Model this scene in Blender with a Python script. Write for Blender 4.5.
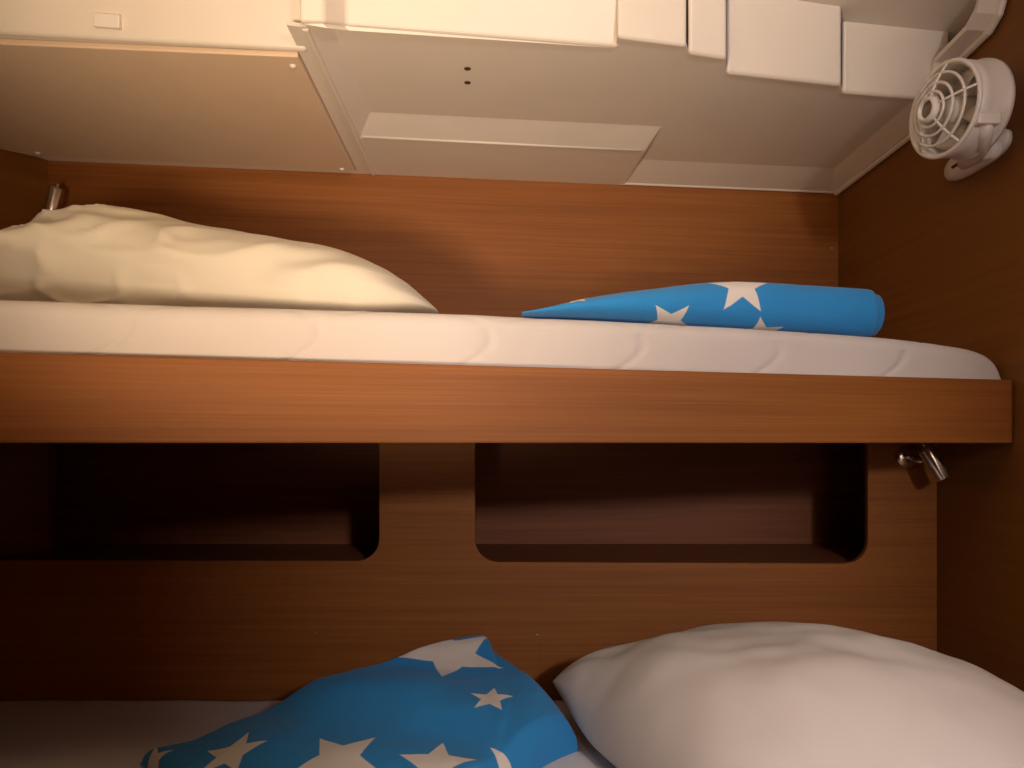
import bpy, bmesh, math, random
from mathutils import Vector, Matrix, noise

for o in list(bpy.data.objects):
    bpy.data.objects.remove(o, do_unlink=True)
C = bpy.context.scene.collection
PI = math.pi
E = 1.05                      # eye height above the cabin floor; shapes below are given relative to it
F = 700.0                     # focal length in pixels of the 1024 px wide frame

# ---------------------------------------------------------------- camera, world, lights, exposure
cd = bpy.data.cameras.new('camera'); cam = bpy.data.objects.new('camera', cd); C.objects.link(cam)
cam.location = (0, 0, E); cam.rotation_euler = (PI/2, 0, 0)
cd.sensor_width = 36; cd.lens = F/1024*36; cd.shift_y = 59/1024; cd.clip_start = 0.01
bpy.context.scene.camera = cam
w = bpy.data.worlds.new('world'); bpy.context.scene.world = w; w.use_nodes = True
w.node_tree.nodes['Background'].inputs[0].default_value = (1, .8, .62, 1)
w.node_tree.nodes['Background'].inputs[1].default_value = 0.02
vs = bpy.context.scene.view_settings
vs.view_transform = 'Standard'; vs.look = 'None'; vs.gamma = 1; vs.use_curve_mapping = False
vs.exposure = -0.10
# two unseen ceiling lamps and an added uplight (fixtures are built further down)
CABIN_LAMP = dict(loc=(-.20, .45, .70), power=2.2, color=(1, .74, .42), radius=.06)
PASSAGE_LAMP = dict(loc=(.60, -.60, .40), power=50.0, color=(1, .90, .86), radius=.07)
ADDED_UPLIGHT = dict(loc=(-.30, -.09, -.13), aim=(-.20, 1.18, .80), power=82.0, color=(1, .755, .51), radius=.08)  # added uplight that brightens the underside of the soffit

# ---------------------------------------------------------------- helpers
def V(x, y, z): return Vector((x, y, z))
def W(px, py, D): return V((px-512)/F*D, D, (443-py)/F*D)      # where a thing seen at px,py stands at distance D

def mesh_obj(name, verts, faces, mat, parent=None, smooth=False, origin=None, uv=None):
    """verts are relative to eye level; origin relative too"""
    if parent is not None: org = Vector(parent['_o'])
    else: org = Vector(origin) if origin is not None else V(0, 0, -E)
    me = bpy.data.meshes.new(name)
    me.from_pydata([tuple(Vector(v)-org) for v in verts], [], faces)
    if uv:
        l = me.uv_layers.new(name='cloth')
        for lp in me.loops: l.data[lp.index].uv = uv[lp.vertex_index]
    bm = bmesh.new(); bm.from_mesh(me); bmesh.ops.recalc_face_normals(bm, faces=bm.faces); bm.to_mesh(me); bm.free()
    if smooth:
        for p in me.polygons: p.use_smooth = True
    me.materials.append(mat)
    o = bpy.data.objects.new(name, me); C.objects.link(o)
    o['_o'] = tuple(org)
    if parent is not None: o.parent = parent
    else: o.location = org + V(0, 0, E)
    return o

def child_of_mesh(o): return o

def bm_obj(name, bm, mat, parent=None, smooth=False, origin=None):
    bm.verts.index_update()
    vs_ = [v.co.copy() for v in bm.verts]; fs = [[v.index for v in f.verts] for f in bm.faces]; bm.free()
    # a sub-part keeps its parent's origin
    return mesh_obj(name, vs_, fs, mat, parent, smooth, origin)

def thing(name, label, cat, origin, group=None):
    o = bpy.data.objects.new(name, None); C.objects.link(o); o.empty_display_size = .05
    o.location = Vector(origin)+V(0, 0, E); o['_o'] = tuple(origin)
    return tag(o, label, cat, group)
def tag(o, label, cat, group=None):
    o['label'] = label; o['category'] = cat
    if group: o['group'] = group
    return o
def struct(o, label):
    o['kind'] = 'structure'; o['label'] = label
    return o

def bevel_all(bm, r, seg=2):
    if r > 0: bmesh.ops.bevel(bm, geom=list(bm.edges), offset=r, segments=seg, affect='EDGES', profile=.5)
def prism(poly_bottom, poly_top, r=0, seg=2):
    """closed solid between two matching 3D polygons"""
    bm = bmesh.new(); n = len(poly_bottom)
    a = [bm.verts.new(p) for p in poly_bottom]; b = [bm.verts.new(p) for p in poly_top]
    bm.faces.new(a); bm.faces.new(b[::-1])
    for i in range(n): bm.faces.new((a[i], a[(i+1) % n], b[(i+1) % n], b[i]))
    bmesh.ops.recalc_face_normals(bm, faces=bm.faces)
    bevel_all(bm, r, seg)
    return bm
def slab(plan, z0, z1, r=0, seg=2):
    return prism([V(x, y, z0) for x, y in plan], [V(x, y, z1) for x, y in plan], r, seg)
def box(x0, x1, y0, y1, z0, z1, r=0, seg=2):
    return slab([(x0, y0), (x1, y0), (x1, y1), (x0, y1)], z0, z1, r, seg)
def frame_for(d):
    d = d.normalized(); u = d.cross(V(0, 0, 1))
    if u.length < 1e-3: u = V(1, 0, 0)
    u.normalize(); return u, u.cross(d).normalized(), d
def lathe(center, axis, prof, n=32, closed=False):
    """prof: list of (radius, along axis)"""
    u, v, d = frame_for(axis); bm = bmesh.new(); rings = []
    for r, h in prof:
        if r < 1e-6: rings.append([bm.verts.new(center+d*h)]); continue
        rings.append([bm.verts.new(center+d*h+(u*math.cos(2*PI*i/n)+v*math.sin(2*PI*i/n))*r) for i in range(n)])
    pairs = list(zip(rings, rings[1:]))
    if closed: pairs.append((rings[-1], rings[0]))
    for a, b in pairs:
        for i in range(n):
            j = (i+1) % n
            if len(a) == 1: bm.faces.new((a[0], b[i], b[j]))
            elif len(b) == 1: bm.faces.new((a[i], a[j], b[0]))
            else: bm.faces.new((a[i], a[j], b[j], b[i]))
    return bm
def tube(pts, r, n=10, closed=False, flat=1.0):
    bm = bmesh.new(); rings = []; m = len(pts)
    rad = r if isinstance(r, (list, tuple)) else [r]*m
    up = None
    for i, p in enumerate(pts):
        if closed: t = pts[(i+1) % m]-pts[i-1]
        else: t = pts[min(i+1, m-1)]-pts[max(i-1, 0)]
        t.normalize()
        if up is None:
            up = V(0, 0, 1) if abs(t.z) < .9 else V(1, 0, 0)
        u = t.cross(up).normalized(); v = u.cross(t).normalized(); up = v
        rings.append([bm.verts.new(p+(u*math.cos(2*PI*k/n)+v*math.sin(2*PI*k/n)*flat)*rad[i]) for k in range(n)])
    for a, b in (list(zip(rings, rings[1:])) + ([(rings[-1], rings[0])] if closed else [])):
        for k in range(n): bm.faces.new((a[k], a[(k+1) % n], b[(k+1) % n], b[k]))
    if not closed: bm.faces.new(rings[0]); bm.faces.new(rings[-1][::-1])
    return bm
def merge(*bms):
    out = bmesh.new()
    for b in bms:
        me = bpy.data.meshes.new('tmp'); b.to_mesh(me); out.from_mesh(me); b.free(); bpy.data.meshes.remove(me)
    return out
def sm(a, b, x):
    t = max(0, min(1, (x-a)/(b-a))); return t*t*(3-2*t)
def interp(tab, x):
    """smooth (Catmull-Rom like) interpolation of a table of (x, y)"""
    if x <= tab[0][0]: return tab[0][1]
    if x >= tab[-1][0]: return tab[-1][1]
    for i in range(len(tab)-1):
        if tab[i][0] <= x <= tab[i+1][0]:
            x0, y0 = tab[i]; x1, y1 = tab[i+1]; h = x1-x0
            def sl(k):
                if k <= 0 or k >= len(tab)-1:
                    k0 = min(max(k, 0), len(tab)-1); a = max(k0-1, 0); b = min(k0+1, len(tab)-1)
                else: a, b = k-1, k+1
                return (tab[b][1]-tab[a][1])/(tab[b][0]-tab[a][0])
            m0, m1 = sl(i)*h, sl(i+1)*h; t = (x-x0)/h
            return (2*t**3-3*t*t+1)*y0+(t**3-2*t*t+t)*m0+(-2*t**3+3*t*t)*y1+(t**3-t*t)*m1
def fbm(p, o=3):
    return sum(noise.noise(p*2**k)/2**k for k in range(o))

# ---------------------------------------------------------------- materials
def new_mat(name):
    m = bpy.data.materials.new(name); m.use_nodes = True
    return m, m.node_tree.nodes, m.node_tree.links, m.node_tree.nodes['Principled BSDF']
def plain(name, col, rough=.5, metal=0, spec=.5, bump=None, coat=0):
    m, N, L, b = new_mat(name)
    b.inputs['Roughness'].default_value = rough; b.inputs['Metallic'].default_value = metal
    b.inputs['Specular IOR Level'].default_value = spec; b.inputs['Coat Weight'].default_value = coat
    tc = N.new('ShaderNodeTexCoord'); nz = N.new('ShaderNodeTexNoise'); nz.inputs['Scale'].default_value = 9; nz.inputs['Detail'].default_value = 4
    L.new(tc.outputs['Object'], nz.inputs['Vector'])
    mx = N.new('ShaderNodeMix'); mx.data_type = 'RGBA'
    mx.inputs['A'].default_value = (*[c*.94 for c in col], 1); mx.inputs['B'].default_value = (*[min(1, c*1.04) for c in col], 1)
    L.new(nz.outputs['Fac'], mx.inputs['Factor']); L.new(mx.outputs['Result'], b.inputs['Base Color'])
    if bump:
        n2 = N.new('ShaderNodeTexNoise'); n2.inputs['Scale'].default_value = bump[0]; n2.inputs['Detail'].default_value = 5
        L.new(tc.outputs['Object'], n2.inputs['Vector'])
        bp = N.new('ShaderNodeBump'); bp.inputs['Strength'].default_value = bump[1]; bp.inputs['Distance'].default_value = bump[2]
        L.new(n2.outputs['Fac'], bp.inputs['Height']); L.new(bp.outputs['Normal'], b.inputs['Normal'])
    return m
def wood(name, dark, mid, light, scale=(1.3, 1.3, 45), rough=.58):
    """straight-grained veneer; the grain runs along the axis with the small scale"""
    m, N, L, b = new_mat(name)
    tc = N.new('ShaderNodeTexCoord'); mp = N.new('ShaderNodeMapping'); mp.inputs['Scale'].default_value = scale
    L.new(tc.outputs['Object'], mp.inputs['Vector'])
    n1 = N.new('ShaderNodeTexNoise'); n1.inputs['Scale'].default_value = 1.0; n1.inputs['Detail'].default_value = 6; n1.inputs['Roughness'].default_value = .62
    n1.inputs['Distortion'].default_value = .25
    L.new(mp.outputs['Vector'], n1.inputs['Vector'])
    mp2 = N.new('ShaderNodeMapping'); mp2.inputs['Scale'].default_value = tuple(s*5.5 if s > 5 else s*1.8 for s in scale)
    L.new(tc.outputs['Object'], mp2.inputs['Vector'])
    n2 = N.new('ShaderNodeTexNoise'); n2.inputs['Scale'].default_value = 1.0; n2.inputs['Detail'].default_value = 3
    L.new(mp2.outputs['Vector'], n2.inputs['Vector'])
    ad = N.new('ShaderNodeMath'); ad.operation = 'MULTIPLY_ADD'; ad.inputs[1].default_value = .38
    L.new(n2.outputs['Fac'], ad.inputs[0]); 
    s = N.new('ShaderNodeMath'); s.operation = 'MULTIPLY'; s.inputs[1].default_value = .62; L.new(n1.outputs['Fac'], s.inputs[0]); L.new(s.outputs[0], ad.inputs[2])
    cr = N.new('ShaderNodeValToRGB'); e = cr.color_ramp.elements
    e[0].position = .33; e[0].color = (*dark, 1); e[1].position = .68; e[1].color = (*light, 1)
    x = e.new(.5); x.color = (*mid, 1)
    L.new(ad.outputs[0], cr.inputs['Fac']); L.new(cr.outputs['Color'], b.inputs['Base Color'])
    b.inputs['Roughness'].default_value = rough; b.inputs['Specular IOR Level'].default_value = .35
    bp = N.new('ShaderNodeBump'); bp.inputs['Strength'].default_value = .12; bp.inputs['Distance'].default_value = .002
    L.new(ad.outputs[0], bp.inputs['Height']); L.new(bp.outputs['Normal'], b.inputs['Normal'])
    return m
def star_group():
    g = bpy.data.node_groups.new('star_print', 'ShaderNodeTree')
    I = g.interface
    I.new_socket('Vector', in_out='INPUT', socket_type='NodeSocketVector')
    for nm in ('X', 'Y', 'Radius', 'Angle', 'Stretch'): I.new_socket(nm, in_out='INPUT', socket_type='NodeSocketFloat')
    I.new_socket('Mask', in_out='OUTPUT', socket_type='NodeSocketFloat')
    N, L = g.nodes, g.links
    gi = N.new('NodeGroupInput'); go = N.new('NodeGroupOutput')
    def M(op, a, b=None, c=None):
        n = N.new('ShaderNodeMath'); n.operation = op
        for i, q in enumerate((a, b, c)):
            if q is None: continue
            if isinstance(q, (int, float)): n.inputs[i].default_value = q
            else: L.new(q, n.inputs[i])
        return n.outputs[0]
    sp = N.new('ShaderNodeSeparateXYZ'); L.new(gi.outputs['Vector'], sp.inputs[0])
    dx = M('SUBTRACT', sp.outputs[0], gi.outputs['X']); dy = M('MULTIPLY', M('SUBTRACT', sp.outputs[1], gi.outputs['Y']), gi.outputs['Stretch'])
    r = M('DIVIDE', M('SQRT', M('ADD', M('MULTIPLY', dx, dx), M('MULTIPLY', dy, dy))), gi.outputs['Radius'])
    th = M('SUBTRACT', M('ARCTAN2', dy, dx), gi.outputs['Angle'])
    f = M('PINGPONG', M('ADD', th, 20*PI), PI/5)          # folded angle, 0 at a tip, pi/5 at a notch
    # straight edge from the tip (1,0) to the notch (rn cos36, rn sin36)
    rn = .43; ex, ey = rn*math.cos(PI/5)-1, rn*math.sin(PI/5)
    px = M('MULTIPLY', r, M('COSINE', f)); py = M('MULTIPLY', r, M('SINE', f))
    cr = M('SUBTRACT', M('MULTIPLY', M('SUBTRACT', px, 1.0), ey), M('MULTIPLY', py, ex))
    mr = N.new('ShaderNodeMapRange'); mr.inputs['From Min'].default_value = .008; mr.inputs['From Max'].default_value = -.008
    L.new(cr, mr.inputs['Value']); L.new(mr.outputs[0], go.inputs['Mask'])
    return g
SG = star_group()
def star_cloth(name, blue, white, stars):
    m, N, L, b = new_mat(name)
    uv = N.new('ShaderNodeUVMap'); uv.uv_map = 'cloth'
    acc = None
    for (x, y, r, a, st) in stars:
        g = N.new('ShaderNodeGroup'); g.node_tree = SG
        L.new(uv.outputs[0], g.inputs['Vector'])
        for k, q in zip(('X', 'Y', 'Radius', 'Angle', 'Stretch'), (x, y, r, a, st)): g.inputs[k].default_value = q
        if acc is None: acc = g.outputs[0]
        else:
            mx = N.new('ShaderNodeMath'); mx.operation = 'MAXIMUM'; L.new(acc, mx.inputs[0]); L.new(g.outputs[0], mx.inputs[1]); acc = mx.outputs[0]
    c = N.new('ShaderNodeMix'); c.data_type = 'RGBA'; c.inputs['A'].default_value = (*blue, 1); c.inputs['B'].default_value = (*white, 1)
    L.new(acc, c.inputs['Factor']); L.new(c.outputs['Result'], b.inputs['Base Color'])
    b.inputs['Roughness'].default_value = .9; b.inputs['Specular IOR Level'].default_value = .1; b.inputs['Sheen Weight'].default_value = .15
    tc = N.new('ShaderNodeTexCoord'); nz = N.new('ShaderNodeTexNoise'); nz.inputs['Scale'].default_value = 260; nz.inputs['Detail'].default_value = 3
    L.new(tc.outputs['Object'], nz.inputs['Vector'])
    bp = N.new('ShaderNodeBump'); bp.inputs['Strength'].default_value = .25; bp.inputs['Distance'].default_value = .002
    L.new(nz.outputs['Fac'], bp.inputs['Height']); L.new(bp.outputs['Normal'], b.inputs['Normal'])
    return m

M_wood = wood('veneer_horizontal', (.215, .070, .012), (.275, .092, .016), (.33, .118, .025), (1.6, 1.6, 85))
M_side = wood('veneer_side', (.19, .072, .010), (.22, .083, .012), (.25, .096, .016), (1.3, 1.3, 60))
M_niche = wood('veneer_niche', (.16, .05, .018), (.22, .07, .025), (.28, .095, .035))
M_gel = plain('moulded_liner', (.77, .69, .61), .42, spec=.45, bump=(60, .05, .002))
M_panel = plain('hatch_laminate', (.76, .58, .42), .45, spec=.4, bump=(90, .05, .002))
M_white = plain('white_plastic', (.80, .74, .68), .35, spec=.5)
M_dark = plain('dark_plastic', (.05, .04, .035), .5)
M_chrome = plain('chrome', (.72, .70, .68), .16, metal=1)
M_steel = plain('screw_steel', (.55, .5, .45), .35, metal=1)
M_hole = plain('screw_hole', (.06, .03, .02), .8)
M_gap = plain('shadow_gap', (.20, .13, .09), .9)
M_pillow = plain('pillow_cotton', (.76, .71, .68), .9, spec=.1, bump=(350, .12, .001))
M_pillow2 = plain('pillow_cotton_worn', (.69, .63, .53), .9, spec=.1, bump=(350, .12, .001))
M_matt = plain('mattress_ticking', (.66, .60, .57), .85, spec=.12, bump=(300, .15, .001))
M_sheet = plain('sheet_cotton', (.74, .72, .74), .9, spec=.1, bump=(300, .15, .001))
M_floor = wood('floor_board', (.16, .075, .03), (.24, .12, .05), (.32, .17, .08), (30, 1.2, 30))
def emissive(name, col, s):
    m, N, L, b = new_mat(name)
    b.inputs['Base Color'].default_value = (.9, .85, .75, 1); b.inputs['Emission Color'].default_value = (*col, 1); b.inputs['Emission Strength'].default_value = s
    return m

# ---------------------------------------------------------------- the room
XR = .862                                             # right wall
LX = [(-1.08, 1.63), (-1.30, 1.20)]                   # the left wall runs outwards from the back corner
DL, DR = 1.63, 1.85                                   # distance of the hull-side wall at its two ends
def hull(x): return DL+(x+1.08)*(DR-DL)/(XR+1.08)
LOW = 1.42                                            # lower panel in front of the storage niche
FRONT, PASS = -.15, -1.25
S, HI = .661, .79                                     # soffit and high ceiling above eye level
SHEET = -.515

struct(mesh_obj('floor', *(lambda b: ([v.co.copy() for v in b.verts], [[v.index for v in f.verts] for f in b.faces]))(box(-1.36, .92, PASS-.06, 1.95, -E-.04, -E)), M_floor), 'wooden cabin floor')
# hull-side wall above the upper berth
o = struct(bm_obj('wall_back_upper', slab([(-1.12, hull(-1.12)), (.90, hull(.90)), (.90, hull(.90)+.03), (-1.12, hull(-1.12)+.03)], .0, .86), M_wood),
           'reddish brown wood veneer wall above the upper berth')
def screw(parent, p, n, r=.0035, mat=None):
    return bm_obj('screw', lathe(p, n, [(0, .0015), (r*.7, .0013), (r, .0004), (r, -.001)], 12), mat or M_steel, parent, True)
p = W(832, 248, 1.0); d = hull(XR)-.008; p = V(.845, hull(.845), (443-248)/F*hull(.845)); screw(o, p, V(0, -1, 0))
struct(bm_obj('wall_left', slab([(-1.08, 1.66), (-1.08, 1.63), (-1.30, 1.20), (-1.30, PASS), (-1.36, PASS), (-1.36, 1.24), (-1.14, 1.68)], -E, .86), M_side), 'dark brown veneer wall at the head of the berths')
struct(bm_obj('wall_right', box(XR, XR+.05, PASS, 1.92, -E, .86), M_side), 'dark yellowish brown veneer wall at the foot of the berths')
# front bulkhead with the doorway
DX0, DX1 = .355, .84
struct(bm_obj('wall_front', merge(box(-1.32, DX0, FRONT-.04, FRONT, -E, .86), box(DX1, XR, FRONT-.04, FRONT, -E, .86), box(DX0, DX1, FRONT-.04, FRONT, .74, .86)), M_side), 'cabin bulkhead with the doorway')
struct(bm_obj('shading_door', box(.642, .90-.045, FRONT-.075, FRONT-.045, -E+.005, .76, .003), M_side), 'unseen sliding door leaf added to narrow the light from the doorway')  # added leaf narrows the passage light and dims the right side
struct(bm_obj('wall_passage', box(-1.36, .92, PASS-.05, PASS, -E, .86), M_gel), 'pale wall of the passage beyond the doorway')

# ---- lower panel with two rounded storage openings
def rrect(x0, x1, zl0, zl1, zt, r, n=8):
    pts = []
    for cx, cz, a0 in ((x1-r, zl1+r, -PI/2), (x1-r, zt-r, 0), (x0+r, zt-r, PI/2), (x0+r, zl0+r, PI)):
        for i in range(n+1):
            a = a0+PI/2*i/n; pts.append((cx+r*math.cos(a), cz+r*math.sin(a)))
    return pts
def flat_with_holes(name, outer, holes, y, half, bev, mat):
    cu = bpy.data.curves.new('tmp', 'CURVE'); cu.dimensions = '2D'; cu.fill_mode = 'BOTH'; cu.extrude = half; cu.bevel_depth = bev; cu.bevel_resolution = 2
    for pts in [outer]+holes:
        s = cu.splines.new('POLY'); s.points.add(len(pts)-1); s.use_cyclic_u = True
        for q, (a, b) in zip(s.points, pts): q.co = (a, b, 0, 1)
    t = bpy.data.objects.new('tmp', cu); C.objects.link(t)
    dg = bpy.context.evaluated_depsgraph_get(); me = bpy.data.meshes.new_from_object(t.evaluated_get(dg))
    vs_ = [V(v.co.x, y-v.co.z, v.co.y) for v in me.vertices]; fs = [list(p.vertices) for p in me.polygons]
    bpy.data.objects.remove(t); bpy.data.curves.remove(cu); bpy.data.meshes.remove(me)
    return mesh_obj(name, vs_, fs, mat)
k = LOW/F
lowp = struct(flat_with_holes('wall_back_lower', [(-1.185, -.62), (XR-.001, -.62), (XR-.001, .058), (-1.185, .058)],
        [rrect(-1.155, (380-512)*k, -(561-443)*k, -(562-443)*k, .035, .048), rrect((474-512)*k, (869-512)*k, -(563-443)*k, -(564.5-443)*k, .035, .048)],
        LOW+.007, .005, .002, M_wood), 'reddish brown veneer panel with two rounded openings behind the lower berth')
for px, py in ((315, 633), (537, 635)): screw(lowp, V((px-512)*k, LOW, (443-py)*k), V(0, -1, 0), .0032)
bm_obj('joint_strip', box((540-512)*k, (540.8-512)*k, LOW-.0006, LOW+.003, -.56, -.40), M_niche, lowp)
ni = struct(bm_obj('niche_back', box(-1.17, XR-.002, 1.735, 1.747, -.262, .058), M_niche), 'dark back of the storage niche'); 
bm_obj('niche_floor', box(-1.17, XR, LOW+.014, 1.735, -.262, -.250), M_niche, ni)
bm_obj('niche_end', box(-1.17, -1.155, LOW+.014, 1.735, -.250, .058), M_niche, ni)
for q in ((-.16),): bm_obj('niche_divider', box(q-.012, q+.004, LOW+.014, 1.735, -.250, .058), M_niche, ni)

# ---- ceiling: high ceiling, low soffit along the hull, moulded fascia between
cl = struct(bm_obj('ceiling', box(-1.36, .92, PASS-.05, 1.95, HI, HI+.06), M_gel), 'cream moulded ceiling liner')
def sx(x): return (x+1.08)*(DR-DL)/(XR+1.08)          # how far lines parallel to the hull run back at x
R_ = .020                                             # how far the middle field is recessed
def quad(*p): return p
def sheet(name, polys, mat=M_gel, parent=cl, smooth=False):
    """a skin made of several polygons of 3D points, thickened upwards by 8 mm so it is a real moulding"""
    vs_, fs = [], []
    for pl in polys:
        i0 = len(vs_); vs_ += pl; fs.append(list(range(i0, i0+len(pl))))
    bm = bmesh.new(); bv = [bm.verts.new(v) for v in vs_]
    for f in fs: bm.faces.new([bv[i] for i in f])
    bmesh.ops.remove_doubles(bm, verts=bm.verts, dist=1e-4)
    bmesh.ops.recalc_face_normals(bm, faces=bm.faces)
    ed = [e for e in bm.edges if len(e.link_faces) == 2]
    bmesh.ops.bevel(bm, geom=ed, offset=.003, segments=2, affect='EDGES', profile=.5)
    o = bm_obj(name, bm, mat, parent)
    md = o.modifiers.new('thick', 'SOLIDIFY'); md.thickness = .006; md.offset = 0
    return o
xl, xl2, xr, xr2 = -.325, -.292, .795, .845
ST = .29                                              # right end of the step along the back
def B(x, d): return d+sx(x)-sx(-.33)                  # distance at x of a line parallel to the hull, given its distance at x=-.33
yf = 1.10
bo, bi = 1.72, 1.60                                   # back rim outer / inner
so, si = 1.505, 1.43                                  # step lip lower / upper
up = S+R_
def dz(py, z=up): return z*F/(443-py)
BLOCKS = [(-420, 297, dz(10.4, S-.007), dz(49, S-.007)), (298, 616, dz(19), dz(45)), (618, 687, dz(33), dz(42)), (689, 727, dz(49), dz(55)), (727, 842, dz(69), dz(82)), (843, 950, dz(89), dz(98))]
def LF(px): return dz(33+px*.0537, S-.007)              # front line of the left fascia
def fx(px, d): return (px-512)/F*d
front = []                                            # line where the soffit meets the fascia
for b in BLOCKS[1:]: front += [(fx(b[0], b[2]), b[2]+.006), (fx(b[1], b[3]), b[3]+.006)]
def front_pts(x0, x1):
    def at(x):
        for (a, c), (e, g) in zip(front, front[1:]):
            if a <= x <= e: return c+(g-c)*(x-a)/(e-a)
        return front[0][1] if x < front[0][0] else front[-1][1]
    return [V(x0, at(x0), up)]+[V(a, c, up) for a, c in front if x0+.002 < a < x1-.002]+[V(x1, at(x1), up)]
# flat border left of the recess, under which the access panel hangs
f0 = BLOCKS[0]
sheet('soffit_border', [[V(-1.36, f0[2]+.01, S), V(-.357, f0[3]+.006, S), V(-.355, 1.102, S), V(xl, 1.108, S), V(xl, hull(xl)+.01, S), V(-1.36, hull(-1.36)+.01, S)]])
fm, fr = front_pts(xl2, ST+.03), front_pts(ST+.03, xr)
sheet('soffit_recess', [
    [V(xl, 1.108, S), fm[0], V(xl2, B(xl2, si), up), V(xl, B(xl, so), S)],                                          # chamfer along the left
    fm+[V(ST+.03, B(ST, si), up), V(xl2, B(xl2, si), up)],                                                                # middle field
    [V(xl2, B(xl2, si), up), V(ST+.03, B(ST, si), up), V(ST+.01, B(ST, so), S), V(xl, B(xl, so), S)],                     # slope down to the step
    [V(xl, B(xl, so), S), V(ST+.01, B(ST, so), S), V(ST-.005, B(ST, bo)+.03, S), V(xl, hull(xl)+.01, S)],                 # step
    fr+[V(xr, B(xr, bi), up), V(ST+.012, B(ST, bi), up), V(ST+.03, B(ST, si), up)],                                       # right field
    [V(ST+.03, B(ST, si), up), V(ST+.012, B(ST, bi), up), V(ST-.005, B(ST, bo)+.03, S), V(ST+.01, B(ST, so), S)],         # end of the step
    [V(ST+.012, B(ST, bi), up), V(xr, B(xr, bi), up), V(xr2, B(xr2, bo), S), V(ST-.005, B(ST, bo), S)],                   # sloped rim along the back
    [fr[-1], V(xr2, dz(98), S), V(xr2, B(xr2, bo), S), V(xr, B(xr, bi), up)],                                             # sloped rim on the right
])
bm_obj('rim_bead', tube([V(ST-.01, hull(ST)-.006, S), V(xr2, hull(xr2)-.006, S), V(xr2+.012, 1.36, S)], .0045, 8), M_gel, cl, True)
bm_obj('step_lip', tube([V(xl+.004, B(xl, so), S-.001), V(ST, B(ST, so), S-.001)], .0045, 8), M_gel, cl, True)
for py in (67, 81):
    d = up*F/(443-py); p = V((467.5-512)/F*d, d, up-.003)
    bm_obj('screw_hole', lathe(p, V(0, 0, -1), [(0, .0012), (.0045, .0012), (.0062, .0004), (.0062, -.002)], 14), M_hole, cl, True)
# fascia blocks: bottom edge at distance d, top leaning towards the cabin
def fascia(name, px0, px1, d0, d1, zb=up, lean=.06, r=.006, mat=M_gel, parent=cl, dep=.10):
    x0, x1 = (px0-512)/F*d0, (px1-512)/F*d1
    zt = HI+.01; q = (zt-zb)/.13*lean; s0, s1 = (d0-q)/d0, (d1-q)/d1
    bot = [V(x0, d0, zb), V(x1, d1, zb), V(x1, d1+.012, zb), V(x0, d0+.012, zb)]
    top = [V(x0*s0, d0-q, zt), V(x1*s1, d1-q, zt), V(x1*s1, d1-q+.012, zt), V(x0*s0, d0-q+.012, zt)]
    return bm_obj(name, prism(bot, top, r, 3), mat, parent)
def fascia_run(pts, lean=.06, r=.005):
    """long moulding through several points (px, py, height of its lower edge)"""
    zt = HI+.01; bot, top = [], []
    for off in (0, .012):
        for px, py, zb in (pts if off == 0 else pts[::-1]):
            d = dz(py, zb); q = (zt-zb)/.13*lean
            x = fx(px, d); bot.append(V(x, d+off, zb)); top.append(V(x*(d-q)/d, d-q+off, zt))
    return bm_obj('fascia', prism(bot, top, r, 3), M_gel, cl)
fascia_run([(-420, 33-420*.0537, S-.007), (306, 33+306*.0537, S-.007)])
fascia_run([(299, 21, S-.004), (324, 23.5, S-.004), (346, 26, up-.006), (619, 46, up-.006)])
fascia('fascia', 618, 687, dz(33), dz(42), zb=up-.006, lean=.03)
fascia('fascia', 689, 727, dz(49), dz(55), zb=up-.006)
fascia('fascia', 727, 842, dz(69), dz(82), zb=up-.006)
fascia('fascia', 843, 950, dz(89), dz(98), zb=up-.006, lean=.04)
# raised rib between the access panel and the recess
bm_obj('liner_rib', prism([V(-.335, 1.112, S), V(-.322, 1.112, S), V(-.332, hull(-.33)-.005, S), V(-.345, hull(-.33)-.005, S)],
                          [V(-.333, 1.112, S-.006), V(-.324, 1.112, S-.006), V(-.334, hull(-.33)-.005, S-.008), V(-.343, hull(-.33)-.005, S-.008)], .002), M_gel, cl)
# flange of the liner following the right-hand wall
fl = [(1.84, S-.004), (1.42, S-.004), (1.375, .68), (1.345, .728), (1.25, .735), (1.225, .75), (1.20, .80)]
bm_obj('liner_flange', merge(tube([V(XR-.010, a, b) for a, b in fl], .007, 8),
      *[prism([V(XR-.05, fl[i][0], fl[i][1]+.003), V(XR-.006, fl[i][0], fl[i][1]), V(XR-.006, fl[i+1][0], fl[i+1][1]), V(XR-.05, fl[i+1][0], fl[i+1][1]+.003)],
              [V(XR-.05, fl[i][0]+.004, fl[i][1]+.012), V(XR-.006, fl[i][0]+.004, fl[i][1]+.012), V(XR-.006, fl[i+1][0]+.004, fl[i+1][1]+.012), V(XR-.05, fl[i+1][0]+.004, fl[i+1][1]+.012)]) for i in range(1, len(fl)-1)]), M_gel, cl)

# ---- access panel under the soffit
ZP = S-.014
def pd(py): return ZP*F/(443-py)
pa = [(-1.15, 1.110), ((298-512)/F*pd(57), pd(57)), ((355-512)/F*pd(171), pd(171)), ((32-512)/F*pd(156), pd(156)), (-1.17, pd(143))]
ap = thing('access_panel', 'flat beige ceiling access panel over the white pillow, held by small catches', 'ceiling panel', (-.7, 1.4, ZP))
bm_obj('panel', slab(pa, ZP, ZP+.010, .002), M_panel, ap)
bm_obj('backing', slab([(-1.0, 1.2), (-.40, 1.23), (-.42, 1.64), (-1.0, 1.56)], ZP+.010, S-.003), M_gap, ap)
for px, py in ((293, 66), (38, 153), (342, 169)):
    d = pd(py); q = V((px-512)/F*d, d, ZP)
    bm_obj('catch', merge(lathe(q, V(0, 0, -1), [(0, .004), (.004, .0035), (.006, .001), (.006, -.001)], 14)), M_white, ap, True)
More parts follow.
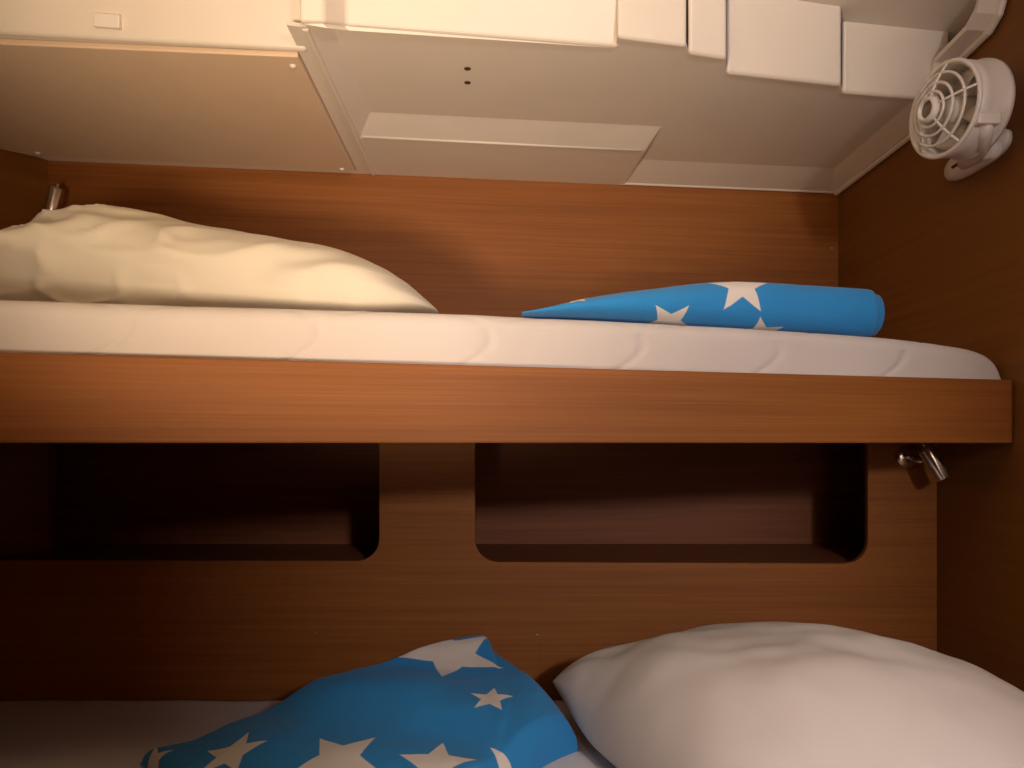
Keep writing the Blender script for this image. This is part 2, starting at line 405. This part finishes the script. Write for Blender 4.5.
# blank plate on the fascia
q = dz(22, S); d0 = 1.085
pl = []
for px, py in ((96, 14), (122, 16), (122, 30), (96, 28)):
    d = 1.1
    for _ in range(20):
        d = LF(px)-((443-py)/F*d-S+.007)/.13*.06
    pl.append(W(px, py, d))
cp = bm_obj('cover_plate', prism([v+V(0, -.008, -.002) for v in pl], [v+V(0, .003, 0) for v in pl], .0015), M_white, origin=sum(pl, V(0, 0, 0))/4)
tag(cp, 'small blank cream cover plate on the ceiling band above the access panel', 'cover plate')

# ---------------------------------------------------------------- upper berth
BZ = .108
def bd(x): return .986+x*.2455                    # front face of the board at x
bxr = XR-.002
ub = thing('upper_berth', 'reddish brown wooden upper bunk with a wide horizontal front board', 'bunk', (-.2, 1.2, 0))
bm_obj('front_board', slab([(-1.285, bd(-1.285)), (bxr-.010, bd(bxr-.010)), (bxr-.003, bd(bxr)+.001), (bxr, bd(bxr)+.008), (bxr, bd(bxr)+.0235), (-1.285, bd(-1.285)+.0235)], 0, BZ, .0025), M_wood, ub)
bm_obj('berth_base', slab([(-1.28, bd(-1.28)+.026), (XR-.004, bd(XR)+.032), (XR-.004, hull(XR)-.004), (-1.06, hull(-1.06)-.004), (-1.16, 1.46), (-1.28, 1.20)], .060, .074), M_niche, ub)
bm_obj('support_batten', box(XR-.026, XR-.003, bd(XR)+.035, LOW-.01, .03, .059), M_side, ub)

# ---------------------------------------------------------------- mattresses
MT = .183
def mat_top(x): return interp([(-1.3, .177), (-.55, .180), (-.1, .186), (.35, .184), (.62, .178), (.76, .169), (.82, .159), (.846, .145), (.857, .125), (.86, .11)], x)
def mattress_upper():
    nx, verts, faces = 420, [], []
    x0, x1 = -1.26, .857
    zt = mat_top
    # section: from front bottom, up the front face, round the edge, over the top, down the back
    n1, n2, n3, n4 = 26, 10, 30, 8
    for i in range(nx+1):
        x = x0+(x1-x0)*i/nx
        if i > nx-26:                                     # finer towards the rounded end
            pass
        top = zt(x); zb = .078; yfr = bd(x)+.0285
        ybk = hull(x)-.008 if x > -1.07 else 1.63-(-1.08-x)*1.95-.012
        r = .022
        row = []
        for j in range(n1): row.append((yfr, zb+(top-r-zb)*j/n1, 1.0))
        for j in range(n2): a = PI/2*j/n2; row.append((yfr+r-r*math.cos(a), top-r+r*math.sin(a), 1.0))
        for j in range(n3): row.append((yfr+r+(ybk-yfr-r)*j/n3, top, .6))
        row.append((ybk, top-.01, .2)); row.append((ybk, zb, 0))
        for (y, z, wgt) in row:
            s = z-zb + max(0, y-yfr)                      # distance along the ticking
            # quilting: leaf-shaped seams from two families of waves
            d = 9
            for ph in range(0, 9):                        # rows of C-shaped stitch lines, staggered row by row
                s_ = s-.012-.095*ph
                if not -.005 < s_ < .10: continue
                u = (x-.085*math.sin(s_*26)+.115*ph)/.23
                d = min(d, abs(u-math.floor(u)-.5)*.23)
            puff = -.0034*math.exp(-(d/.007)**2)+.0016*fbm(V(x*9, y*9, z*9), 2)
            if top-.022 < z and y < yfr+.03: puff *= .35
            if wgt == 0: puff = 0
            ny = -1 if z < top-.021 else (-.6 if y < yfr+r else 0); nz = 0 if z < top-.021 else 1
            verts.append(V(x, y-ny*-puff*wgt if False else y+ny*puff*wgt, z+nz*puff*wgt))
    m = len(row)
    for i in range(nx):
        for j in range(m-1):
            a = i*m+j; faces.append((a, a+1, a+m+1, a+m))
        faces.append((i*m+m-1, i*m, (i+1)*m, (i+1)*m+m-1))
    faces.append(list(range(m))); faces.append([nx*m+j for j in range(m)][::-1])
    o = mesh_obj('mattress', verts, faces, M_matt, smooth=True, origin=(-.2, 1.3, .078))
    return tag(o, 'white quilted mattress on the upper bunk behind the front board', 'mattress')
mattress_upper()
lb = thing('lower_berth', 'wooden lower bunk platform under the sheeted mattress', 'bunk', (-.2, 1.0, -E))
bm_obj('platform', box(-1.18, XR-.003, .62, LOW-.006, -.635, -.62), M_wood, lb)
bm_obj('front_panel', box(-1.18, XR-.003, .60, .619, -E, -.58), M_wood, lb)
def mattress_lower():
    nx, ny = 120, 60; verts, faces = [], []
    x0, x1, y0, y1 = -1.17, XR-.006, .63, LOW-.004
    for i in range(nx+1):
        for j in range(ny+1):
            u, v = i/nx, j/ny; x = x0+(x1-x0)*u; y = y0+(y1-y0)*v
            e = min(u*(x1-x0), (1-u)*(x1-x0), v*(y1-y0), (1-v)*(y1-y0)); r = .02
            dr = r-math.sqrt(max(0, r*r-(r-min(e, r))**2))
            verts.append(V(x, y, SHEET-dr*.8+.0035*fbm(V(x*5, y*7, 3), 3)*(1 if e > .001 else 0)))
    m = ny+1
    for i in range(nx):
        for j in range(ny): a = i*m+j; faces.append((a, a+1, a+m+1, a+m))
    rim = [j for j in range(m)]+[i*m+ny for i in range(1, nx+1)]+[nx*m+j for j in range(ny-1, -1, -1)]+[i*m for i in range(nx-1, 0, -1)]
    b0 = len(verts)
    for q in rim: verts.append(V(verts[q].x, verts[q].y, -.619))
    for k_ in range(len(rim)):
        n_ = (k_+1) % len(rim); faces.append((rim[k_], rim[n_], b0+n_, b0+k_))
    faces.append([b0+k_ for k_ in range(len(rim))])
    o = mesh_obj('mattress', verts, faces, M_sheet, smooth=True, origin=(-.2, 1.0, -.619))
    return tag(o, 'pale sheeted mattress of the lower bunk, under the blue blanket', 'mattress')
mattress_lower()

# ---------------------------------------------------------------- pillows
def pillow_upper():
    top = [(-.94, .215), (-.90, .250), (-.86, .284), (-.825, .312), (-.79, .343), (-.755, .374), (-.71, .394), (-.66, .402), (-.60, .391), (-.53, .373), (-.36, .338), (-.27, .318), (-.21, .291), (-.16, .254), (-.125, .222), (-.118, .21)]
    x0, x1, nx, ns = -.94, -.118, 220, 120; verts, faces = [], []
    for i in range(nx+1):
        t = i/nx; x = x0+(x1-x0)*(.5-.5*math.cos(PI*t))
        zt = interp(top, x); zb = MT+.004
        e = min(1, (x-x0)/.10, (x1-x)/.12); e = max(e, 0)
        hw = .20*(.35+.65*math.sqrt(1-(1-e)**2)) ; yc = 1.235
        zb2 = zb+(.026)*(1-e)
        zs = zb2+(zt-zb2)*.38                              # the seam / widest line
        for k_ in range(ns):
            a = 2*PI*k_/ns; ca, sa = math.cos(a), math.sin(a)
            if sa >= 0: z = zs+(zt-zs)*abs(sa)**.95; yy = hw*math.copysign(abs(ca)**.95, ca)
            else: z = zs-(zs-zb2)*abs(sa)**.55; yy = hw*math.copysign(abs(ca)**.6, ca)
            y = yc+yy
            front = sm(.1, -.9, ca)
            # soft creases, running along the pillow and gathered at its head end
            w_ = .018*fbm(V(x*4.0, y*3, z*11), 3)*front*min(1, e*2)
            rg = 1-abs(noise.noise(V(x*4.5+z*5, z*15-x*3.0, 3.3)))*2.2   # sharp soft-edged folds, gathered at the head end
            w_ += .017*max(0, rg)**3*front*min(1, e*2)*(.45+.55*sm(-.45, -.75, x))
            r2_ = 1-abs(noise.noise(V(x*9-z*7, z*24+x*5.0, 8.1)))*2.4
            w_ += .012*max(0, r2_)**2*front*min(1, e*2)*sm(-.38, -.66, x)
            g = math.exp(-((x+.74)/.10)**2)*math.exp(-((z-.290-.35*(x+.74))/.020)**2)
            w_ += front*(.026*g-.018*math.exp(-((x+.62)/.18)**2)*math.exp(-((z-.232)/.022)**2))
            up_ = .004*fbm(V(x*6, y*6, 1.7), 2)*max(sa, 0)*min(1, e*3)
            verts.append(V(x, y-w_*.9, z+up_+.25*w_*(1 if sa > 0 else 0)))
    for i in range(nx):
        for k_ in range(ns):
            a, b = i*ns+k_, i*ns+(k_+1) % ns; faces.append((a, b, b+ns, a+ns))
    faces.append(list(range(ns))); faces.append([nx*ns+k_ for k_ in range(ns)][::-1])
    o = mesh_obj('pillow', verts, faces, M_pillow2, smooth=True, origin=(-.55, 1.235, MT))
    return tag(o, 'plump rumpled cream pillow lying on the upper quilted mattress', 'pillow')
pillow_upper()
def pillow_lower():
    # corners in plan: back-left, back-right, near-right, near-left
    A, B_, C_, D_ = V(.073, 1.255, 0), V(.72, 1.385, 0), V(.85, .92, 0), V(.25, .80, 0)
    n = 90; verts, faces = [], []
    for side in (1, -1):
        for i in range(n+1):
            for j in range(n+1):
                u, v = 2*i/n-1, 2*j/n-1
                # ease towards the rim so that the edge is well resolved
                u, v = math.sin(u*PI/2), math.sin(v*PI/2)
                s, t = (u+1)/2, (v+1)/2
                pt = (A*(1-s)+B_*s)*(1-t)+(D_*(1-s)+C_*s)*t
                ctr = (A+B_+C_+D_)/4
                pin = .055*((1-u*u)*abs(v)**3*0 + 0)
                # sides bow out a little, corners stay pointed
                bow = .040
                pt = pt+(A-D_).normalized()*bow*(1-u*u)*(-v)+(B_-A).normalized()*(.020 if u > 0 else .006)*(1-v*v)*u
                f = max(0, (1-abs(u)**2.9))**.52*max(0, (1-abs(v)**2.3))**.52
                ze = SHEET+.050+.038*sm(.4, 1, -u)*sm(.3, 1, -v)
                if side == 1: z = ze+(.163-.020*u)*f
                else: z = ze-(.046+.02*sm(.4, 1, -u)*sm(.3, 1, -v))*f**.6
                if side == 1:
                    z += f**.5*(.012*fbm(V(pt.x*5, pt.y*6, 5), 3)+.004*math.sin(pt.x*16+pt.y*22)*sm(.5, -.6, v))
                    # pulls running in from the back-left corner
                    ang = math.atan2(v+1, u+1); rr = math.hypot(u+1, v+1)
                    z += .004*math.sin(ang*16)*math.exp(-rr*2.0)*min(1, f*3)
                verts.append(V(pt.x, pt.y, max(z, SHEET+.0045)))
    m = n+1
    for sd in (0, 1):
        o_ = sd*m*m
        for i in range(n):
            for j in range(n): a = o_+i*m+j; faces.append((a, a+1, a+m+1, a+m))
    bm = bmesh.new(); bv = [bm.verts.new(v) for v in verts]
    for f in faces: bm.faces.new([bv[i] for i in f])
    bmesh.ops.remove_doubles(bm, verts=bm.verts, dist=2e-5)
    o = bm_obj('pillow', bm, M_pillow, smooth=True, origin=(.45, 1.0, SHEET))
    return tag(o, 'smooth white pillow lying on the lower bunk beside the folded blue blanket', 'pillow')
pillow_lower()

# ---------------------------------------------------------------- blue star blankets
BLUE, WHITE = (.035, .275, .66), (.80, .74, .68)
def roll_blanket():
    X0, X1 = .015, .640; nx, ns = 150, 48
    hh = [(.0, .003), (.03, .012), (.06, .023), (.10, .037), (.15, .050), (.20, .060), (.28, .072), (.36, .080), (.5, .084), (.62, .087), (.70, .087)]
    def ring(x, k=1.0, ph=0):
        H = max(interp(hh, x), .004); flat = sm(.42, .05, x)
        wd = .052+.075*flat                                # half width, wider where the roll flattens out
        yc = bd(x)+.027+.014+wd+.002; z0 = mat_top(x)+.003
        out = []
        for i in range(ns):
            a = 2*PI*i/ns; ca, sa = math.cos(a), math.sin(a)
            y = yc+wd*k*math.copysign(abs(ca)**.85, ca); z = z0+H/2+H/2*k*math.copysign(abs(sa)**.85, sa)
            z += .0025*noise.noise(V(x*9, a*1.2+ph, 2))*k*max(0, sa); y += .003*noise.noise(V(x*11, a*1.1, 7))
            out.append((V(x, y, z), a))
        return out
    verts, faces, uv = [], [], []
    xs = [X0+(X1-X0-.026)*i/nx for i in range(nx+1)]
    prof = [(x, 1.0) for x in xs]
    # the outer turn ends short of the inner ones: stepped, rounded ends
    xe = xs[-1]; prof += [(xe+.004, .985), (xe+.006, .95), (xe+.006, .90), (xe+.001, .875), (xe+.001, .855), (xe+.016, .85), (xe+.021, .83), (xe+.022, .78), (xe+.015, .72), (xe+.016, .66), (xe+.020, .60), (xe+.020, .5), (xe+.014, .42), (xe+.018, .34), (xe+.018, .1)]
    for x, k in prof:
        for p, a in ring(x, k):
            verts.append(p); a2 = a if a < 1.2*PI else a-2*PI      # seam at the hidden underside
            uv.append((x, a/(2*PI)*.30))
    for i in range(len(prof)-1):
        for j in range(ns):
            a, b = i*ns+j, i*ns+(j+1) % ns; faces.append((a, b, b+ns, a+ns))
    faces.append(list(range(ns))); faces.append([(len(prof)-1)*ns+j for j in range(ns)][::-1])
    stars = ROLL_STARS
    m = star_cloth('star_print_roll', BLUE, WHITE, stars)
    o = mesh_obj('blanket', verts, faces, m, smooth=True, origin=(.35, 1.2, .165), uv=uv)
    return tag(o, 'bright blue blanket with white stars rolled up on the upper mattress', 'blanket')
ROLL_STARS = [(.369, .120, .055, -1.57, 1), (.250, .196, .047, -2.2, 1), (.412, .218, .044, -1.8, 1), (.10, .12, .022, -1.5, 1), (.20, .05, .036, .1, 1), (.53, .03, .04, .6, 1), (.31, .02, .03, .9, 1)]
roll_blanket()

def inside(poly, x, y):
    """signed distance to a convex-ish polygon, positive inside"""
    d = 9; c = False; n = len(poly)
    for i in range(n):
        x0, y0 = poly[i]; x1, y1 = poly[(i+1) % n]
        dx, dy = x1-x0, y1-y0; t = max(0, min(1, ((x-x0)*dx+(y-y0)*dy)/(dx*dx+dy*dy)))
        d = min(d, math.hypot(x-x0-dx*t, y-y0-dy*t))
        if (y0 > y) != (y1 > y) and x < x0+(y-y0)*dx/dy: c = not c
    return d if c else -d
def folded_blanket():
    # plan outline of the folded pile (left tip, back corner, right corner, near side)
    L_, K_, R__, N_ = V(-.592, 1.12, 0), V(-.052, 1.405, 0), V(.112, 1.165, 0), V(-.25, .78, 0)
    top_layer = [(-.66, 1.0), (-.63, 1.11), (-.05, 1.41), (-.034, 1.33), (.0, 1.16), (-.10, .66)]
    n = 150; verts, faces, uv = [], [], []
    def h(x, y):
        e = inside([(L_.x, L_.y), (K_.x, K_.y), (R__.x, R__.y), (N_.x, N_.y)], x, y)
        r = .022; e = max(0, min(e, r)); rd = math.sqrt(max(0, r*r-(r-e)**2))/r
        # pile rises towards the back corner and falls off to the right one
        q = interp([(-.62, 0), (-.5, .25), (-.34, .92), (-.2, 1.03), (-.05, .96), (.03, 1.0), (.07, .75), (.115, .1)], x)*sm(.86, 1.36, y)
        t = .018+.092*q
        e2 = inside(top_layer, x, y); r2 = .016; e2 = max(0, min(e2, r2)); rd2 = math.sqrt(max(0, r2*r2-(r2-e2)**2))/r2
        t2 = .003+.022*sm(1.27, 1.37, y)*sm(-.5, -.1, x)
        w_ = .007*math.sin(y*34+x*9+2.2*noise.noise(V(x*5, y*5, 0)))*sm(.0, .1, e+.08)*sm(-.6, -.3, x)*1.3+.009*fbm(V(x*7, y*9, 4), 3)
        return SHEET+.0045+rd*(t+w_*.6)+rd2*t2*rd
    for i in range(n+1):
        for j in range(n+1):
            s, t = .5-.5*math.cos(PI*i/n), .5-.5*math.cos(PI*j/n)
            p = (L_*(1-s)+K_*s)*(1-t)+(N_*(1-s)+R__*s)*t
            # gently uneven hem
            ed = min(s, 1-s, t, 1-t); k_ = max(0, 1-ed*12)
            p = p+V(noise.noise(V(p.x*8, p.y*8, 1)), noise.noise(V(p.x*8, p.y*8, 9)), 0)*.010*k_
            verts.append(V(p.x, p.y, h(p.x, p.y) if 0 < ed else SHEET+.0045)); uv.append((p.x, p.y))
    m = n+1
    for i in range(n):
        for j in range(n): a = i*m+j; faces.append((a, a+1, a+m+1, a+m))
    rim = [j for j in range(m)]+[i*m+n for i in range(1, n+1)]+[n*m+j for j in range(n-1, -1, -1)]+[i*m for i in range(n-1, 0, -1)]
    b0 = len(verts)
    for q in rim: verts.append(V(verts[q].x, verts[q].y, SHEET+.003)); uv.append(uv[q])
    for k_ in range(len(rim)):
        n_ = (k_+1) % len(rim); faces.append((rim[k_], rim[n_], b0+n_, b0+k_))
    faces.append([b0+k_ for k_ in range(len(rim))])
    stars = []
    def on_cloth(px, py):                                  # where a star is printed, by its place on the pile
        D = .7
        while D < 1.41:
            q = W(px, py, D)
            if q.z <= h(q.x, q.y): break
            D += .002
        return q
    for px, py, rp, ang in FOLD_STARS:
        q = on_cloth(px, py); stars.append((q.x, q.y, rp/F*q.y, ang, 1.0))
    x_, y_, _ = on_cloth(437, 676); stars.append((x_+.018, y_+.108/1.5, .108, -1.66, 1.5))   # lies over the steep fold at the back
    mt = star_cloth('star_print_fold', BLUE, WHITE, stars)
    o = mesh_obj('blanket', verts, faces, mt, smooth=True, origin=(-.2, 1.0, SHEET), uv=uv)
    return tag(o, 'bright blue blanket with white stars loosely folded on the lower bunk', 'blanket')
FOLD_STARS = [(491, 699, 23, 1.45), (338, 760, 50, .94), (436, 763, 42, 1.5), (232, 754, 34, 1.45), (522, 793, 42, 1.2), (164, 738, 16, .2), (150, 772, 22, .5)]
folded_blanket()

# ---------------------------------------------------------------- wall fan
def wall_fan():
    c = V(.744, 1.2055, .5735); f = V(-.97, -.17, -.06).normalized(); R = .0765
    t = thing('wall_fan', 'white round cabin fan with ring grille on the dark wall just below the ceiling', 'fan', (XR, 1.28, .515))
    u, v, _ = frame_for(f)
    # open drum, double walled
    bm_obj('housing', lathe(c, f, [(R-.004, 0), (R, -.002), (R+.001, -.02), (R-.001, -.050), (R+.004, -.054), (R+.004, -.061), (R-.006, -.062), (R-.007, -.054), (R-.006, -.02), (R-.006, 0)], 48, True), M_white, t, True)
    bm_obj('back_plate', lathe(c, f, [(0, -.058), (.03, -.058), (R-.008, -.054), (R-.008, -.059), (0, -.062)], 40), M_white, t, True)
    g = []
    def ringpts(r, z, n=56): return [c+f*z+(u*math.cos(2*PI*i/n)+v*math.sin(2*PI*i/n))*r for i in range(n)]
    def dome(r): return .030*(1-(r/R)**2)
    gr = bm_obj('grille', merge(*[tube(ringpts(r, dome(r)), q, 8, True) for r, q in ((R-.001, .0040), (.058, .0025), (.042, .0025), (.028, .0024))],
        *[tube([c+f*dome(r)+(u*math.cos(a)+v*math.sin(a))*r for r in (.018, .030, .042, .054, .066, R-.001)], .0023, 8) for a in [PI/2+.2+2*PI*k_/5 for k_ in range(5)]]), M_white, t, True)
    bm_obj('hub_ring', lathe(c+f*.028, f, [(.022, -.004), (.021, .006), (.0175, .010), (.0145, .009), (.0135, .002), (.017, -.004)], 32, True), M_white, gr, True)
    bm_obj('hub_cap', lathe(c+f*.028, f, [(0, .005), (.0140, .004), (.0140, -.004), (0, -.004)], 24), plain('hub_grey', (.22, .17, .14), .4), gr, True)
    bm_obj('motor', lathe(c, f, [(0, -.008), (.018, -.010), (.022, -.02), (.024, -.056), (0, -.057)], 28), M_white, t, True)
    for k_ in range(4):
        a0 = 2*PI*k_/4+.4; vs_, fs = [], []
        for i in range(7):
            r = .016+(.064-.016)*i/6
            for j in range(7):
                s = j/6-.5; wd = .75-.10*math.sin(PI*i/6); a = a0+s*wd*1.3; z = -.030+s*.024*(1.1-r*4)
                vs_.append(c+f*z+(u*math.cos(a)+v*math.sin(a))*r)
        for i in range(6):
            for j in range(6): q = i*7+j; fs.append((q, q+1, q+8, q+7))
        b = mesh_obj('blade', vs_, fs, M_white, t, True)
        md = b.modifiers.new('thick', 'SOLIDIFY'); md.thickness = .002
    # oblong wall base and the arm to the drum
    n = 40; prof = [(1.0, XR-.001), (1.0, XR-.010), (.90, XR-.018), (.6, XR-.023), (0.001, XR-.025)]
    vs_, fs = [], []
    for k_, x in prof:
        for i in range(n):
            a = 2*PI*i/n; ca, sa = math.cos(a), math.sin(a)
            vs_.append(V(x, 1.290+.086*k_*math.copysign(abs(ca)**.7, ca), .528+.027*k_*math.copysign(abs(sa)**.8, sa)+.0))
    for i in range(len(prof)-1):
        for j in range(n): a, b = i*n+j, i*n+(j+1) % n; fs.append((a, b, b+n, a+n))
    fs.append(list(range(n)))
    ba = mesh_obj('wall_base', vs_, fs, M_white, t, True)
    bm_obj('swivel_slot', tube([V(XR-.025, 1.27, .524), V(XR-.025, 1.33, .524)], .003, 8), M_dark, ba, True)
    bm_obj('tilt_knob', lathe(V(XR-.024, 1.222, .512), V(-1, -.2, -.1), [(.017, -.004), (.017, .010), (.013, .014), (0, .014)], 20), M_white, t, True)
    arm = tube([V(XR-.022, 1.30, .520), V(XR-.032, 1.25, .512), V(.808, 1.20, .508), V(.788, 1.165, .514), V(.779, 1.150, .526)], [.012, .013, .012, .011, .010], 12)
    bm_obj('arm', arm, M_white, t, True)
    q = V(.779, 1.147, .530)
    bm_obj('clamp', box(q.x-.020, q.x+.018, q.y-.009, q.y+.010, q.z-.010, q.z+.010, .003), M_white, t)
wall_fan()

# ---------------------------------------------------------------- reading lamps
def reading_lamp(label, base, nrm, elbow, head0, head1, rr=.016):
    t = thing('reading_lamp', label, 'lamp', base)
    bm_obj('wall_rose', lathe(base, nrm, [(.024, 0), (.024, .006), (.019, .010), (0, .011)], 28), M_chrome, t, True)
    bm_obj('arm', tube([base+nrm*.006, base+nrm*.02, elbow, elbow+(head0+head1-elbow*2)*.22], .0055, 10), M_chrome, t, True)
    ax = (head1-head0); L_ = ax.length
    hd = bm_obj('lamp_head', lathe(head0, ax, [(0, 0), (rr*.7, 0), (rr*.92, .003), (rr, .008), (rr, L_-.004), (rr*.94, L_), (rr*.8, L_), (rr*.78, L_-.01), (0, L_-.012)], 28), M_chrome, t, True)
    bm_obj('switch', lathe(head0, -ax, [(.004, -.001), (.004, .008), (.003, .010), (0, .010)], 12), M_chrome, hd, True)
    return t
reading_lamp('small chrome reading lamp under the upper bunk beside the storage opening', V(.800, LOW-.001, (443-457)*k), V(0, -1, 0), W(915, 460, 1.375), W(925, 446, 1.345), W(944, 479, 1.335))
bkl = hull(-1.03)
reading_lamp('small chrome reading lamp behind the cream pillow on the upper bunk', V(-1.045, hull(-1.045)-.001, .52), V(0, -1, 0), V(-1.03, bkl-.045, .525), W(57, 188, 1.575), W(47, 226, 1.565), .016)

# ---------------------------------------------------------------- ceiling lamps, added uplight and shading cupboard out of frame
def ceiling_lamp(spec, label, ztop):
    x, y, z = spec['loc']
    t = thing('ceiling_lamp', label, 'lamp', (x, y, ztop))
    bm_obj('rim', lathe(V(x, y, ztop), V(0, 0, -1), [(.055, 0), (.055, .012), (.048, .016), (.046, .002)], 32), M_white, t, True)
    bm_obj('diffuser', lathe(V(x, y, ztop), V(0, 0, -1), [(.046, .010), (.044, .026), (.030, .036), (0, .040)], 32), emissive('lamp_glass', spec['color'], 3), t, True)
    ld = bpy.data.lights.new('lamp_light', 'POINT'); ld.energy = spec['power']; ld.color = spec['color']; ld.shadow_soft_size = spec['radius']
    lo = bpy.data.objects.new('lamp_light', ld); C.objects.link(lo); lo.parent = t; lo.location = V(0, 0, z-ztop)
ceiling_lamp(CABIN_LAMP, 'round warm ceiling lamp in front of the berths', HI)
ceiling_lamp(PASSAGE_LAMP, 'round ceiling lamp in the passage beyond the doorway', HI)

q = Vector(ADDED_UPLIGHT['loc']); dr = (Vector(ADDED_UPLIGHT['aim'])-q).normalized()
t = thing('added_uplight', 'unseen white uplight added on the front bulkhead to brighten the soffit', 'lamp', (q.x, FRONT, q.z))
bm_obj('wall_rose', lathe(V(q.x, FRONT+.001, q.z-.06), V(0, 1, 0), [(.03, 0), (.03, .006), (.02, .012), (0, .012)], 24), M_white, t, True)
bm_obj('shade', lathe(q-dr*.06, dr, [(0, 0), (.022, .002), (.034, .045), (.031, .045), (.020, .006), (0, .005)], 28), M_white, t, True)
ld = bpy.data.lights.new('lamp_light', 'SPOT'); ld.energy = ADDED_UPLIGHT['power']; ld.color = ADDED_UPLIGHT['color']; ld.shadow_soft_size = ADDED_UPLIGHT['radius']
ld.spot_size = math.radians(72); ld.spot_blend = 1.0
lo = bpy.data.objects.new('lamp_light', ld); C.objects.link(lo); lo.parent = t
lo.location = q-V(q.x, FRONT, q.z)
lo.rotation_euler = dr.to_track_quat('-Z', 'Y').to_euler()
lk = thing('shading_box', 'unseen brown veneer cupboard added to keep light off the lower bunk', 'shading_box', (-1.0, .55, -E))  # added out of view to block lamp light from the lower left
bm_obj('body', box(-1.28, -.78, .22, .59, -E, -.03, .003), M_side, lk)
bm_obj('door', box(-1.24, -.82, .20, .2195, -E+.05, -.07, .003), M_wood, lk)

for o in bpy.data.objects:
    if '_o' in o: del o['_o']
